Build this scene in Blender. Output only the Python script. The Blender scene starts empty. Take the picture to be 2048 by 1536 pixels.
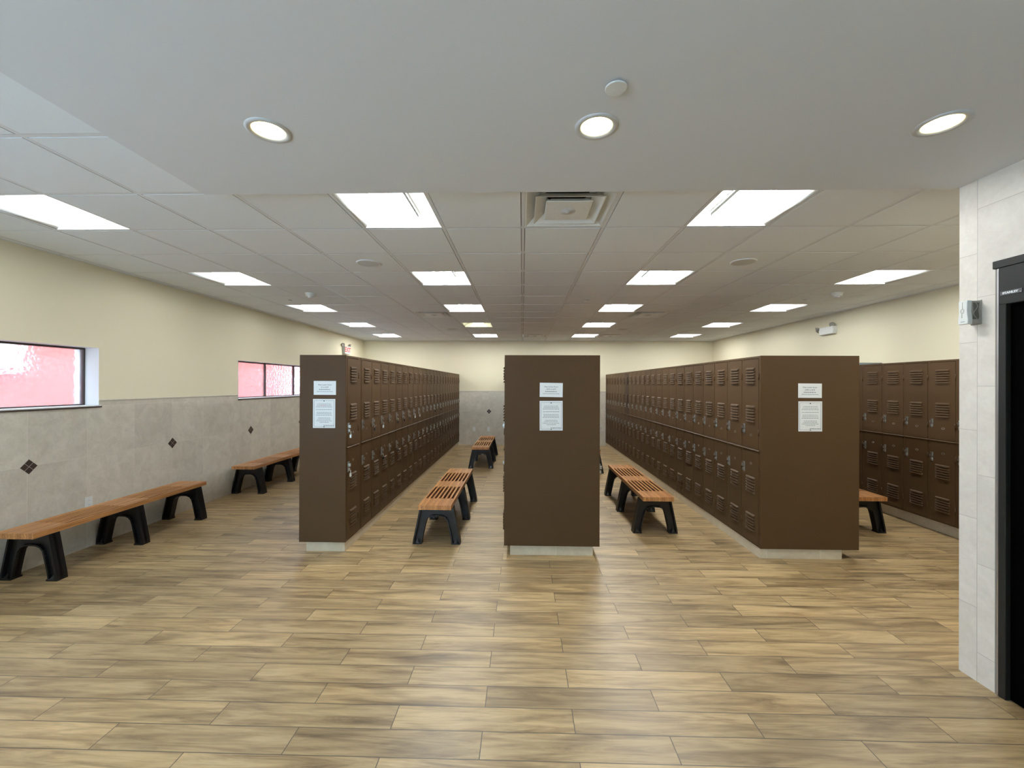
import bpy, math, random
from mathutils import Matrix, Vector
random.seed(7)
SC = bpy.context.scene
COL = SC.collection
PI = math.pi

# ------------------------------------------------------------------ measured layout (metres)
CAM_H = 1.6429
H = 2.8446                  # tiled ceiling
SOF = 2.797                 # lowered plaster soffit
T = .6096                   # ceiling grid pitch
GX, GY = .0012, 3.1816      # grid origin
XL, XR, YB = -4.352, 5.127, 11.36
NX, NY = 2.538, 2.484        # face and corner of the near right partition
YREAR = -2.6
ZB, LH = .098, 1.829        # locker base height, locker height
LW, LD = .3048, .457

# ------------------------------------------------------------------ mesh building
class MB:
    def __init__(s): s.v = []; s.f = []; s.m = []; s.sm = []
    def face(s, pts, mi=0, smooth=False):
        n = len(s.v); s.v += [tuple(p) for p in pts]; s.f.append(tuple(range(n, n+len(pts)))); s.m.append(mi); s.sm.append(smooth)
    def box(s, x0, x1, y0, y1, z0, z1, mi=0, M=None):
        c = [(x0,y0,z0),(x1,y0,z0),(x1,y1,z0),(x0,y1,z0),(x0,y0,z1),(x1,y0,z1),(x1,y1,z1),(x0,y1,z1)]
        if M: c = [tuple(M @ Vector(p)) for p in c]
        n = len(s.v); s.v += c
        for q in ((0,3,2,1),(4,5,6,7),(0,1,5,4),(1,2,6,5),(2,3,7,6),(3,0,4,7)):
            s.f.append(tuple(n+i for i in q)); s.m.append(mi); s.sm.append(False)
    def prism(s, poly, a0, a1, axis='y', mi=0):
        def P(p, a):
            return {'y': (p[0], a, p[1]), 'x': (a, p[0], p[1]), 'z': (p[0], p[1], a)}[axis]
        k = len(poly); n = len(s.v)
        s.v += [P(p, a0) for p in poly] + [P(p, a1) for p in poly]
        s.f.append(tuple(range(n, n+k))); s.f.append(tuple(range(n+2*k-1, n+k-1, -1)))
        s.m += [mi]*2; s.sm += [False]*2
        for i in range(k):
            j = (i+1) % k
            s.f.append((n+i, n+k+i, n+k+j, n+j)); s.m.append(mi); s.sm.append(False)
    def lathe(s, prof, seg=24, M=None, mi=0, smooth=True):
        # prof: list of (r, z) around z
        n = len(s.v)
        for r, z in prof:
            for k in range(seg):
                a = 2*PI*k/seg; p = Vector((r*math.cos(a), r*math.sin(a), z))
                s.v.append(tuple(M @ p) if M else tuple(p))
        for i in range(len(prof)-1):
            for k in range(seg):
                k2 = (k+1) % seg
                s.f.append((n+i*seg+k, n+i*seg+k2, n+(i+1)*seg+k2, n+(i+1)*seg+k)); s.m.append(mi); s.sm.append(smooth)
    def disc(s, r, z, seg=24, M=None, mi=0):
        pts = [Vector((r*math.cos(2*PI*k/seg), r*math.sin(2*PI*k/seg), z)) for k in range(seg)]
        s.face([M @ p if M else p for p in pts], mi)
    def tube(s, pts, r, seg=8, mi=0):
        pts = [Vector(p) for p in pts]; n0 = len(s.v)
        for i, p in enumerate(pts):
            d = (pts[min(i+1, len(pts)-1)] - pts[max(i-1, 0)]).normalized()
            a = d.orthogonal().normalized() if i == 0 else (a - d*a.dot(d)).normalized()
            b = d.cross(a)
            for k in range(seg):
                t = 2*PI*k/seg; s.v.append(tuple(p + (a*math.cos(t)+b*math.sin(t))*r))
        for i in range(len(pts)-1):
            for k in range(seg):
                k2 = (k+1) % seg
                s.f.append((n0+i*seg+k, n0+i*seg+k2, n0+(i+1)*seg+k2, n0+(i+1)*seg+k)); s.m.append(mi); s.sm.append(True)
        for b0 in (n0, n0+(len(pts)-1)*seg):
            s.f.append(tuple(range(b0, b0+seg))); s.m.append(mi); s.sm.append(False)
    def mesh(s, name, mats):
        me = bpy.data.meshes.new(name); me.from_pydata(s.v, [], s.f); me.update()
        for m in (mats if isinstance(mats, (list, tuple)) else [mats]): me.materials.append(m)
        for p, mi, sm in zip(me.polygons, s.m, s.sm): p.material_index = mi; p.use_smooth = sm
        import bmesh
        bm = bmesh.new(); bm.from_mesh(me); bmesh.ops.remove_doubles(bm, verts=bm.verts, dist=1e-5)
        bmesh.ops.recalc_face_normals(bm, faces=bm.faces); bm.to_mesh(me); bm.free()
        return me

def link(name, data, parent=None, loc=(0,0,0), rot=(0,0,0)):
    o = bpy.data.objects.new(name, data); COL.objects.link(o)
    o.location = loc; o.rotation_euler = rot
    if parent: o.parent = parent
    return o
def obj(name, mb, mats, parent=None, loc=(0,0,0), rot=(0,0,0), bevel=0, seg=2):
    o = link(name, mb.mesh(name, mats), parent, loc, rot)
    if bevel:
        b = o.modifiers.new('bevel', 'BEVEL'); b.width = bevel; b.segments = seg; b.limit_method = 'ANGLE'; b.angle_limit = .6
    return o
def tag(o, label, cat, group=None):
    o['label'] = label; o['category'] = cat
    if group: o['group'] = group
    return o
def thing(name, label, cat, loc=(0,0,0), rz=0, group=None):
    return tag(link(name, None, None, loc, (0,0,rz)), label, cat, group)
def struct(o): o['kind'] = 'structure'; return o
def copy_tree(o, parent=None):
    c = o.copy(); COL.objects.link(c); c.parent = parent
    for ch in list(o.children): copy_tree(ch, c)
    return c
def dup(o, loc, rz, label, group=None):
    c = copy_tree(o); c.location = loc; c.rotation_euler = (0,0,rz); c['label'] = label
    if group: c['group'] = group
    return c

# ------------------------------------------------------------------ materials
class NT:
    def __init__(s, name):
        s.mat = bpy.data.materials.new(name); s.mat.use_nodes = True
        s.n = s.mat.node_tree.nodes; s.l = s.mat.node_tree.links; s.n.clear()
        s.out = s.n.new('ShaderNodeOutputMaterial')
    def new(s, t, **kw):
        d = s.n.new(t)
        for k, v in kw.items(): setattr(d, k, v)
        return d
    def set(s, sock, v):
        if hasattr(v, 'is_output') or isinstance(v, bpy.types.NodeSocket): s.l.new(v, sock)
        else: sock.default_value = v
    def math(s, op, a, b=None, c=None, clamp=False):
        d = s.new('ShaderNodeMath', operation=op, use_clamp=clamp)
        for i, v in enumerate((a, b, c)):
            if v is not None: s.set(d.inputs[i], v)
        return d.outputs[0]
    def mix(s, f, a, b, mode='MIX'):
        d = s.new('ShaderNodeMix', data_type='RGBA', blend_type=mode)
        s.set(d.inputs[0], f); s.set(d.inputs[6], a); s.set(d.inputs[7], b); return d.outputs[2]
    def ramp(s, f, pts):
        d = s.new('ShaderNodeValToRGB'); e = d.color_ramp.elements
        while len(e) < len(pts): e.new(.5)
        for q, (p, c) in zip(e, pts): q.position = p; q.color = (*c, 1) if len(c) == 3 else c
        s.set(d.inputs[0], f); return d.outputs[0]
    def noise(s, vec, scale, detail=3, rough=.5, dist=0):
        d = s.new('ShaderNodeTexNoise'); s.set(d.inputs['Vector'], vec)
        d.inputs['Scale'].default_value = scale; d.inputs['Detail'].default_value = detail
        d.inputs['Roughness'].default_value = rough; d.inputs['Distortion'].default_value = dist
        return d.outputs[0]
    def pos(s): return s.new('ShaderNodeNewGeometry').outputs['Position']
    def objc(s): return s.new('ShaderNodeTexCoord').outputs['Object']
    def xyz(s, v):
        d = s.new('ShaderNodeSeparateXYZ'); s.l.new(v, d.inputs[0]); return d.outputs
    def comb(s, x, y, z):
        d = s.new('ShaderNodeCombineXYZ')
        for i, v in enumerate((x, y, z)): s.set(d.inputs[i], v)
        return d.outputs[0]
    def bump(s, h, strength=.2, dist=.002):
        d = s.new('ShaderNodeBump'); d.inputs['Strength'].default_value = strength; d.inputs['Distance'].default_value = dist
        s.l.new(h, d.inputs['Height']); return d.outputs[0]
    def bsdf(s, color, rough=.5, metal=0, normal=None, spec=.5, **kw):
        d = s.new('ShaderNodeBsdfPrincipled')
        s.set(d.inputs['Base Color'], (*color, 1) if isinstance(color, tuple) and len(color) == 3 else color)
        s.set(d.inputs['Roughness'], rough); s.set(d.inputs['Metallic'], metal); s.set(d.inputs['Specular IOR Level'], spec)
        if normal: s.l.new(normal, d.inputs['Normal'])
        for k, v in kw.items(): s.set(d.inputs[k], v)
        s.l.new(d.outputs[0], s.out.inputs[0]); return d

def m_plain(name, c, rough=.5, metal=0, spec=.5, var=.06, scale=30, bump=0):
    n = NT(name); p = n.objc(); f = n.noise(p, scale, 3)
    col = n.mix(f, tuple(x*(1-var) for x in c)+(1,), tuple(min(1, x*(1+var)) for x in c)+(1,))
    n.bsdf(col, rough, metal, n.bump(f, bump, .001) if bump else None, spec); return n.mat
def m_emit(name, c, st):
    n = NT(name); e = n.new('ShaderNodeEmission'); e.inputs[0].default_value = (*c, 1); e.inputs[1].default_value = st
    n.l.new(e.outputs[0], n.out.inputs[0]); return n.mat

def m_floor():
    n = NT('wood_plank_tile'); x, y, z = n.xyz(n.pos())
    r = n.math('ADD', n.math('DIVIDE', n.math('SUBTRACT', y, 1.824), .1488), 100.)
    row = n.math('FLOOR', r); fv = n.math('FRACT', r)
    u = n.math('ADD', n.math('ADD', n.math('DIVIDE', n.math('ADD', x, .183), .879), 50.), n.math('MULTIPLY', n.math('MODULO', row, 2.), .5))
    col = n.math('FLOOR', u); fu = n.math('FRACT', u)
    du = n.math('MULTIPLY', n.math('MINIMUM', fu, n.math('SUBTRACT', 1., fu)), .879)
    dv = n.math('MULTIPLY', n.math('MINIMUM', fv, n.math('SUBTRACT', 1., fv)), .1488)
    d = n.math('MINIMUM', du, dv)
    grout = n.math('SUBTRACT', 1., n.math('DIVIDE', n.math('SUBTRACT', d, .0014), .0014, clamp=True), clamp=True)
    w = n.new('ShaderNodeTexWhiteNoise', noise_dimensions='2D'); n.l.new(n.comb(col, row, 0.), w.inputs['Vector'])
    rnd = w.outputs['Value']; rc = n.xyz(w.outputs['Color'])
    gx = n.math('ADD', n.math('MULTIPLY', x, 1.6), n.math('MULTIPLY', rc[0], 61.))
    gy = n.math('ADD', n.math('MULTIPLY', y, 17.), n.math('MULTIPLY', rc[1], 83.))
    v1 = n.comb(gx, gy, n.math('MULTIPLY', rc[2], 9.))
    g1 = n.noise(v1, 1., 7, .64, 1.1)
    v2 = n.comb(n.math('MULTIPLY', gx, .9), n.math('MULTIPLY', gy, .42), 3.)
    g2 = n.noise(v2, 1., 3, .5, .6)
    v3 = n.comb(n.math('MULTIPLY', gx, 3.), n.math('MULTIPLY', gy, 4.), 7.)
    g3 = n.noise(v3, 1., 4, .65, .5)
    base = n.ramp(g1, [(.28, (.165,.100,.043)), (.42, (.355,.238,.111)), (.56, (.495,.350,.174)), (.8, (.61,.452,.246))])
    streak = n.ramp(g2, [(.27, (.55,.52,.49)), (.47, (1.,1.,1.)), (.75, (1.14,1.14,1.15))])
    c = n.mix(1., base, streak, 'MULTIPLY')
    tone = n.ramp(rnd, [(0, (.80,.79,.78)), (.5, (1.,1.,1.)), (1, (1.16,1.15,1.12))])
    c = n.mix(1., c, tone, 'MULTIPLY')
    fine = n.ramp(g3, [(.3, (.80,.79,.77)), (.52, (1.,1.,1.)), (.72, (1.08,1.08,1.08))])
    c = n.mix(1., c, fine, 'MULTIPLY')
    c = n.mix(grout, c, (.10,.07,.042,1))
    hgt = n.math('SUBTRACT', n.math('ADD', n.math('MULTIPLY', g1, .35), n.math('MULTIPLY', g3, .15)), n.math('MULTIPLY', grout, 1.))
    n.bsdf(c, n.math('ADD', .33, n.math('MULTIPLY', g1, .16)), 0, n.bump(hgt, .3, .0016), .8)
    return n.mat

def m_tile(name, axis, u0, z0, s, stagger=False, c0=(.53,.485,.40), c1=(.68,.63,.535), gc=(.70,.65,.55), rough=.3):
    n = NT(name); P = n.pos(); x, y, z = n.xyz(P); h = x if axis == 'x' else y
    u = n.math('ADD', n.math('DIVIDE', n.math('SUBTRACT', h, u0), s), 40.)
    v = n.math('ADD', n.math('DIVIDE', n.math('SUBTRACT', z, z0), s), 40.)
    cu = n.math('FLOOR', u)
    if stagger: v = n.math('ADD', v, n.math('MULTIPLY', n.math('MODULO', cu, 2.), .5))
    cv = n.math('FLOOR', v); fu = n.math('FRACT', u); fv = n.math('FRACT', v)
    d = n.math('MULTIPLY', n.math('MINIMUM', n.math('MINIMUM', fu, n.math('SUBTRACT', 1., fu)), n.math('MINIMUM', fv, n.math('SUBTRACT', 1., fv))), s)
    grout = n.math('SUBTRACT', 1., n.math('DIVIDE', n.math('SUBTRACT', d, .0012), .0012, clamp=True), clamp=True)
    w = n.new('ShaderNodeTexWhiteNoise', noise_dimensions='2D'); n.l.new(n.comb(cu, cv, 0.), w.inputs['Vector'])
    off = n.new('ShaderNodeVectorMath', operation='ADD'); n.l.new(P, off.inputs[0])
    sc = n.new('ShaderNodeVectorMath', operation='SCALE'); n.l.new(w.outputs['Color'], sc.inputs[0]); sc.inputs['Scale'].default_value = 7.
    n.l.new(sc.outputs[0], off.inputs[1])
    f1 = n.noise(off.outputs[0], 7, 6, .62, .6); f2 = n.noise(off.outputs[0], 45, 4, .6)
    f = n.math('ADD', n.math('MULTIPLY', f1, .7), n.math('MULTIPLY', f2, .3))
    c = n.ramp(f, [(.3, c0), (.62, c1)])
    t = n.ramp(w.outputs['Value'], [(0, (.95,.95,.95)), (1, (1.04,1.04,1.04))])
    c = n.mix(1., c, t, 'MULTIPLY'); c = n.mix(grout, c, (*gc, 1))
    hh = n.math('SUBTRACT', n.math('MULTIPLY', f1, .2), grout)
    n.bsdf(c, rough, 0, n.bump(hh, .25, .0012), .4); return n.mat

def m_wood():
    n = NT('laminated_bench_wood'); p = n.objc(); x, y, z = n.xyz(p)
    k = n.math('FLOOR', n.math('ADD', n.math('DIVIDE', x, .335/15), 50.))
    w = n.new('ShaderNodeTexWhiteNoise', noise_dimensions='1D'); n.l.new(k, w.inputs['W'])
    g = n.noise(n.comb(n.math('MULTIPLY', x, 60.), n.math('MULTIPLY', y, 3.), n.math('ADD', n.math('MULTIPLY', z, 60.), n.math('MULTIPLY', k, 3.7))), 1., 4, .55, .4)
    c = n.ramp(g, [(.3, (.45,.195,.068)), (.55, (.64,.31,.112)), (.8, (.74,.405,.155))])
    t = n.ramp(w.outputs['Value'], [(0, (.66,.58,.50)), (1, (1.14,1.14,1.14))])
    c = n.mix(1., c, t, 'MULTIPLY')
    fr = n.math('FRACT', n.math('ADD', n.math('DIVIDE', x, .335/15), 50.))
    e = n.math('LESS_THAN', n.math('MINIMUM', fr, n.math('SUBTRACT', 1., fr)), .05)
    c = n.mix(n.math('MULTIPLY', e, .55), c, (.12,.045,.018,1))
    n.bsdf(c, .36, 0, n.bump(g, .08, .001), .45); return n.mat

def m_paint(name, c, rough, tex=140, bump=.15, var=.04):
    n = NT(name); p = n.pos(); f = n.noise(p, tex, 2); g = n.noise(p, 1.1, 2)
    col = n.mix(g, tuple(v*(1-var) for v in c)+(1,), tuple(min(1, v*(1+var)) for v in c)+(1,))
    n.bsdf(col, rough, 0, n.bump(f, bump, .0006), .35); return n.mat

def m_ceil_tile():
    n = NT('mineral_ceiling_tile'); p = n.pos(); f = n.noise(p, 220, 3, .6)
    x, y, z = n.xyz(p)
    w = n.new('ShaderNodeTexWhiteNoise', noise_dimensions='2D')
    n.l.new(n.comb(n.math('FLOOR', n.math('DIVIDE', n.math('SUBTRACT', x, GX), T)), n.math('FLOOR', n.math('DIVIDE', n.math('SUBTRACT', y, GY), T)), 0.), w.inputs['Vector'])
    c = n.mix(f, (.81,.84,.86,1), (.87,.90,.92,1))
    c = n.mix(1., c, n.ramp(w.outputs['Value'], [(0, (.97,.97,.965)), (1, (1.02,1.02,1.02))]), 'MULTIPLY')
    n.bsdf(c, .85, 0, n.bump(f, .25, .0008), .2); return n.mat

def m_locker(name, c, rough=.5):
    n = NT(name); p = n.objc(); f = n.noise(p, 420, 2); g = n.noise(p, 3, 3)
    oi = n.new('ShaderNodeObjectInfo'); r = n.ramp(oi.outputs['Random'], [(0, (.95,.95,.95)), (1, (1.05,1.05,1.05))])
    col = n.mix(g, tuple(v*.94 for v in c)+(1,), tuple(v*1.06 for v in c)+(1,))
    col = n.mix(1., col, r, 'MULTIPLY')
    n.bsdf(col, rough, 0, n.bump(f, .12, .0004), .2); return n.mat

def m_frost():
    n = NT('frosted_window_glass'); p = n.pos()
    f = n.noise(p, 24, 3, .55, .3)
    v = n.new('ShaderNodeTexVoronoi'); v.feature = 'SMOOTH_F1'; v.inputs['Scale'].default_value = 26.; n.l.new(p, v.inputs['Vector'])
    hgt = n.math('ADD', n.math('MULTIPLY', f, .5), v.outputs['Distance'])
    r = n.new('ShaderNodeBsdfRefraction'); r.inputs['Roughness'].default_value = .24; r.inputs['IOR'].default_value = 1.18
    r.inputs['Color'].default_value = (.97, .97, .97, 1)
    b = n.bump(hgt, 1., .012); n.l.new(b, r.inputs['Normal'])
    g = n.new('ShaderNodeBsdfGlossy'); g.inputs['Roughness'].default_value = .25; n.l.new(b, g.inputs['Normal'])
    t = n.new('ShaderNodeBsdfTranslucent'); t.inputs['Color'].default_value = (.9, .9, .9, 1)
    m1 = n.new('ShaderNodeMixShader'); m1.inputs[0].default_value = .12
    n.l.new(r.outputs[0], m1.inputs[1]); n.l.new(t.outputs[0], m1.inputs[2])
    m2 = n.new('ShaderNodeMixShader'); m2.inputs[0].default_value = .06
    n.l.new(m1.outputs[0], m2.inputs[1]); n.l.new(g.outputs[0], m2.inputs[2])
    n.l.new(m2.outputs[0], n.out.inputs[0]); return n.mat
def m_milk():
    n = NT('milk_glass'); t = n.new('ShaderNodeBsdfTranslucent'); t.inputs['Color'].default_value = (.92, .93, .94, 1)
    g = n.new('ShaderNodeBsdfGlossy'); g.inputs['Roughness'].default_value = .3
    m = n.new('ShaderNodeMixShader'); m.inputs[0].default_value = .05
    n.l.new(t.outputs[0], m.inputs[1]); n.l.new(g.outputs[0], m.inputs[2]); n.l.new(m.outputs[0], n.out.inputs[0]); return n.mat
def m_clear():
    n = NT('clear_door_glass')
    t = n.new('ShaderNodeBsdfTransparent'); t.inputs[0].default_value = (.92,.95,.96,1)
    g = n.new('ShaderNodeBsdfGlossy'); g.inputs['Roughness'].default_value = .02
    m = n.new('ShaderNodeMixShader'); m.inputs[0].default_value = .06; n.l.new(t.outputs[0], m.inputs[1]); n.l.new(g.outputs[0], m.inputs[2])
    n.l.new(m.outputs[0], n.out.inputs[0]); return n.mat

M_FLOOR = m_floor()
M_TILE_L = m_tile('beige_wall_tile', 'y', 3.556, .909, .505)
M_TILE_B = m_tile('beige_back_wall_tile', 'x', -.905, .909, .505)
M_TILE_N = m_tile('pale_stone_tile', 'y', 2.388, .41-.494*4, .494, True, (.68,.62,.54), (.80,.74,.655), (.56,.52,.46), .45)
M_CURB = m_tile('beige_curb_tile', 'x', .33, -.3, .5, False, (.53,.445,.31), (.64,.55,.40))
M_CREAM = m_paint('cream_wall_paint', (.82,.75,.555), .6)
M_WHITE = m_paint('white_reveal_paint', (.82,.82,.80), .5)
M_SOF = m_paint('soffit_plaster', (.755,.765,.78), .75, 90, .1, .02)
M_CEIL = m_ceil_tile()
M_TBAR = m_plain('white_grid_bar', (.76,.77,.78), .5)
M_DARK = m_plain('dark_gap', (.02,.02,.02), .8)
M_BROWN = m_locker('brown_locker_enamel', (.086,.047,.020))
M_BROWN2 = m_locker('dark_brown_locker_enamel', (.042,.021,.011))
M_CHROME = m_plain('satin_chrome', (.58,.57,.53), .34, 1.)
M_PLATE = m_plain('number_plate_metal', (.30,.27,.22), .4, .8)
M_BLACK = m_plain('black_cast_plastic', (.0075,.008,.009), .38, 0, .5)
M_WOOD = m_wood(); M_UNDER = m_plain('dark_maroon_plate', (.03,.008,.008), .6)
M_PAPER = m_plain('white_paper', (.80,.81,.79), .35, 0, .5, .02)
M_INK = m_plain('dark_ink', (.05,.05,.055), .6)
M_INK2 = m_plain('grey_ink', (.22,.22,.23), .6)
M_RED = m_plain('red_ink', (.55,.08,.07), .6)
M_FIX = m_plain('white_fixture_enamel', (.82,.83,.80), .4)
M_FIXG = m_plain('grey_fixture_edge', (.14,.14,.13), .6)
M_GRILLE = m_plain('pale_grille', (.64,.64,.61), .6, bump=.4, scale=500)
M_PLAST = m_plain('white_plastic', (.74,.74,.70), .4)
M_PLASTG = m_plain('taupe_plastic', (.33,.31,.26), .5)
M_PLASTD = m_plain('dark_olive_recess', (.10,.095,.07), .6)
M_ALU = m_plain('brushed_aluminium', (.55,.55,.56), .35, .9)
M_DOORF = m_plain('charcoal_door_metal', (.020,.0205,.019), .5, 0, .3)
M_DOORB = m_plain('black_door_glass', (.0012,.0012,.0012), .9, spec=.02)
M_BADGE = m_plain('grey_badge', (.085,.085,.085), .4)
M_LETTER = m_plain('white_lettering', (.85,.85,.85), .5)
M_SILL = m_plain('dark_bronze_metal', (.07,.05,.045), .4, .3)
M_DIA = m_plain('dark_brown_mosaic', (.055,.038,.032), .3, var=.3, scale=20)
M_GROUT = m_plain('mosaic_grout', (.45,.41,.35), .8)
M_FROST = m_frost(); M_MILK = m_milk(); M_CLEAR = m_clear()
M_REDWALL = m_plain('red_stucco', (.60,.15,.115), .9, var=.1, scale=2)
M_PAVE = m_plain('pale_paving', (.45,.43,.40), .9)
M_ROOF = m_plain('roof_deck', (.2,.2,.2), .9)
M_TUBE = {k: m_emit('troffer_lamp_glow', (.955,.99,1.0), v) for k, v in {'back': 58., 'far': 56., 'near': 25., 'left': 13.5, 'right': 33., 'nearright': 40.}.items()}
M_TUBEW = m_emit('dim_yellow_lamp_glow', (1.0,.97,.62), 8.)
M_BULB = m_emit('downlight_bulb_glow', (1.0,.93,.72), 40.)
M_CONE = m_plain('gold_reflector', (.85,.80,.55), .4, .3)
M_TRIM = m_plain('white_trim_ring', (.62,.615,.60), .45)
M_BRASSP = m_plain('padlock_steel', (.66,.65,.62), .28, 1.)
M_LAM = m_plain('blue_grey_plastic', (.30,.36,.38), .3)

# ------------------------------------------------------------------ room shell
f = MB(); f.box(XL-.3, XR+.3, YREAR-.3, YB+.3, -.1, 0)
struct(obj('floor', f, M_FLOOR))
f = MB(); f.box(XL-.27, XR+.3, YREAR-.3, YB+.3, H+.2, H+.3)
struct(obj('roof', f, M_ROOF))

# left wall with two high windows and the exit door
W1, W2 = (1.44, 4.17), (6.27, 9.0); WZ = (1.414, 2.005); W3 = (-2.3, .85); WZ3 = (.75, 2.45); DR = (9.30, 10.95); DZ = 2.1
def wall_left():
    m = MB(); D = .25
    ys = [YREAR-.3, W3[0], W3[1], W1[0], W1[1], W2[0], W2[1], DR[0], DR[1], YB+.25]; zs = [0, WZ3[0], WZ[0], 1.473, WZ[1], DZ, WZ3[1], H+.06]
    def hole(y, z):
        return any(a < y < b and WZ[0] < z < WZ[1] for a, b in (W1, W2)) or (DR[0] < y < DR[1] and z < DZ) or (W3[0] < y < W3[1] and WZ3[0] < z < WZ3[1])
    for a, b in zip(ys, ys[1:]):
        for c, d in zip(zs, zs[1:]):
            if hole((a+b)/2, (c+d)/2): continue
            tile = d <= 1.4731
            x = XL+.007 if tile else XL
            m.face([(x,a,c),(x,b,c),(x,b,d),(x,a,d)], 1 if tile else 0)
            m.face([(XL-D,a,c),(XL-D,b,c),(XL-D,b,d),(XL-D,a,d)], 2)
    for a, b in zip(ys, ys[1:]):     # top of the tile
        if not hole((a+b)/2, 1.46): m.face([(XL,a,1.473),(XL+.007,a,1.473),(XL+.007,b,1.473),(XL,b,1.473)], 1)
    for (a, b), (c, d) in ((W1, WZ), (W2, WZ), (W3, WZ3), (DR, (0, DZ))):
        x = XL+.007
        m.face([(XL-D,a,c),(x,a,c),(x,a,d),(XL-D,a,d)], 2); m.face([(XL-D,b,c),(x,b,c),(x,b,d),(XL-D,b,d)], 2)
        m.face([(XL-D,a,d),(x,a,d),(x,b,d),(XL-D,b,d)], 2); m.face([(XL-D,a,c),(x,a,c),(x,b,c),(XL-D,b,c)], 2)
    return struct(obj('wall_left', m, [M_CREAM, M_TILE_L, M_WHITE]))
WLEFT = wall_left()
def slab_wall(name, x0, x1, y0, y1, mats, tile_h=None, axis='y', sign=1):
    m = MB()
    m.box(x0, x1, y0, y1, 0, H+.06, 0)
    if tile_h:
        e = .007
        if axis == 'y': m.box(x0, x1, y0-e, y0, 0, tile_h, 1)
        else: m.box(x0-e, x0, y0, y1, 0, tile_h, 1)
    return struct(obj(name, m, mats))
WBACK = slab_wall('wall_back', XL-.05, XR+.2, YB, YB+.2, [M_CREAM, M_TILE_B], 1.473, 'y')
WRIGHT = slab_wall('wall_right', XR, XR+.2, NY-.4, YB+.1, [M_CREAM, M_TILE_L], 1.473, 'x')
m = MB()
for (a, b, c, d) in ((XL-.2, -3.7, 0, H+.06), (-.4, NX+.3, 0, H+.06), (-3.7, -.4, 0, WZ3[0]), (-3.7, -.4, WZ3[1], H+.06)): m.box(a, b, YREAR-.2, YREAR, c, d)
struct(obj('wall_rear', m, M_CREAM))
# pencil cap on the tile
for k, (a, b, c, d) in enumerate(((XL+.004, XL+.014, W3[1], W1[0]), (XL+.004, XL+.014, W1[1], W2[0]), (XL+.004, XL+.014, W2[1], DR[0]), (XL+.004, XL+.014, DR[1], YB), (XL, XR, YB-.014, YB-.004))):
    m = MB(); m.box(a, b, c, d, 1.462, 1.478); struct(obj('trim_%d' % (k+1), m, m_plain('tile_cap', (.66,.61,.50), .4) if k == 0 else bpy.data.materials['tile_cap'], bevel=.004))
# angle moulding under the ceiling
for k, (a, b, c, d) in enumerate(((XL, XL+.022, YREAR, YB), (XL, XR, YB-.022, YB), (XR-.022, XR, NY, YB))):
    m = MB(); m.box(a, b, c, d, H-.006, H+.001); struct(obj('trim_%d' % (k+6), m, M_TBAR))

# near right partition with the automatic door
DY0, DY1, DTOP = 1.30, 2.272, 2.275
m = MB()
for (a, b, c, d) in ((YREAR, DY0, 0, SOF+.1), (DY0, DY1, DTOP, SOF+.1), (DY1, NY, 0, SOF+.1)):
    m.box(NX, NX+.22, a, b, c, d, 0)
m.box(NX+.2, XR+.1, NY-.2, NY, 0, H+.06, 1)
struct(obj('wall_near', m, [M_TILE_N, M_CREAM]))
door = struct(link('door_1', None, None, (NX, DY1, 0)))
def dpart(name, boxes, mat, bev=0, par=None):
    b = MB()
    for q in boxes: b.box(*q)
    return obj(name, b, mat, par or door, bevel=bev)
L_ = DY1-DY0
dpart('door_frame', [(-.006,.14,-.026,.008,0,DTOP), (-.006,.14,-L_-.008,-L_+.03,0,DTOP)], M_DOORF, .003)
dpart('header_cap', [(-.014,.14,-L_-.05,.030,2.272,2.313)], M_DOORF, .003)
dpart('header', [(-.008,.14,-L_-.02,.004,2.076,2.275)], M_DOORF, .003)
dpart('side_seal', [(-.004,.02,.008,.026,0,2.275)], m_plain('grey_door_seal', (.22,.20,.18), .4), .003)
dpart('aluminium_edge', [(-.0065,.0,.007,.013,0,2.27)], M_ALU)
dpart('door_leaf', [(.02,.06,-L_+.03,-.026,.005,2.076)], M_DOORB)
bd = MB(); bd.box(-.0110,-.0075,-.101,-.004,2.1225,2.1445)
bd = obj('badge', bd, M_BADGE, door, bevel=.0012)
def text_mesh(body, size, mat, extrude=.0006, bold=0, align='CENTER'):
    cu = bpy.data.curves.new('lettering', 'FONT'); cu.body = body; cu.size = size; cu.extrude = extrude; cu.offset = bold
    cu.align_x = align; cu.align_y = 'CENTER'
    o = bpy.data.objects.new('lettering', cu); COL.objects.link(o)
    dg = bpy.context.evaluated_depsgraph_get(); me = bpy.data.meshes.new_from_object(o.evaluated_get(dg))
    bpy.data.objects.remove(o); bpy.data.curves.remove(cu)
    me.materials.clear(); me.materials.append(mat); me.name = 'lettering'; return me
# lettering that faces -X: text x -> -Y, text y -> +Z
lt = link('lettering', text_mesh('STANLEY', .0150, M_LETTER, .0006, .0007), bd, (-.0114,-.050,2.1332), (PI/2,0,-PI/2))
lt.scale = (1.12,1,1)
dt = MB(); dt.lathe([(.0022,0),(.0022,.001),(0,.001)], 10, Matrix.Translation((-.0119,-.0965,2.1275)) @ Matrix.Rotation(-PI/2,4,'Y')); obj('indicator_dot', dt, M_LETTER, bd)

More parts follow.
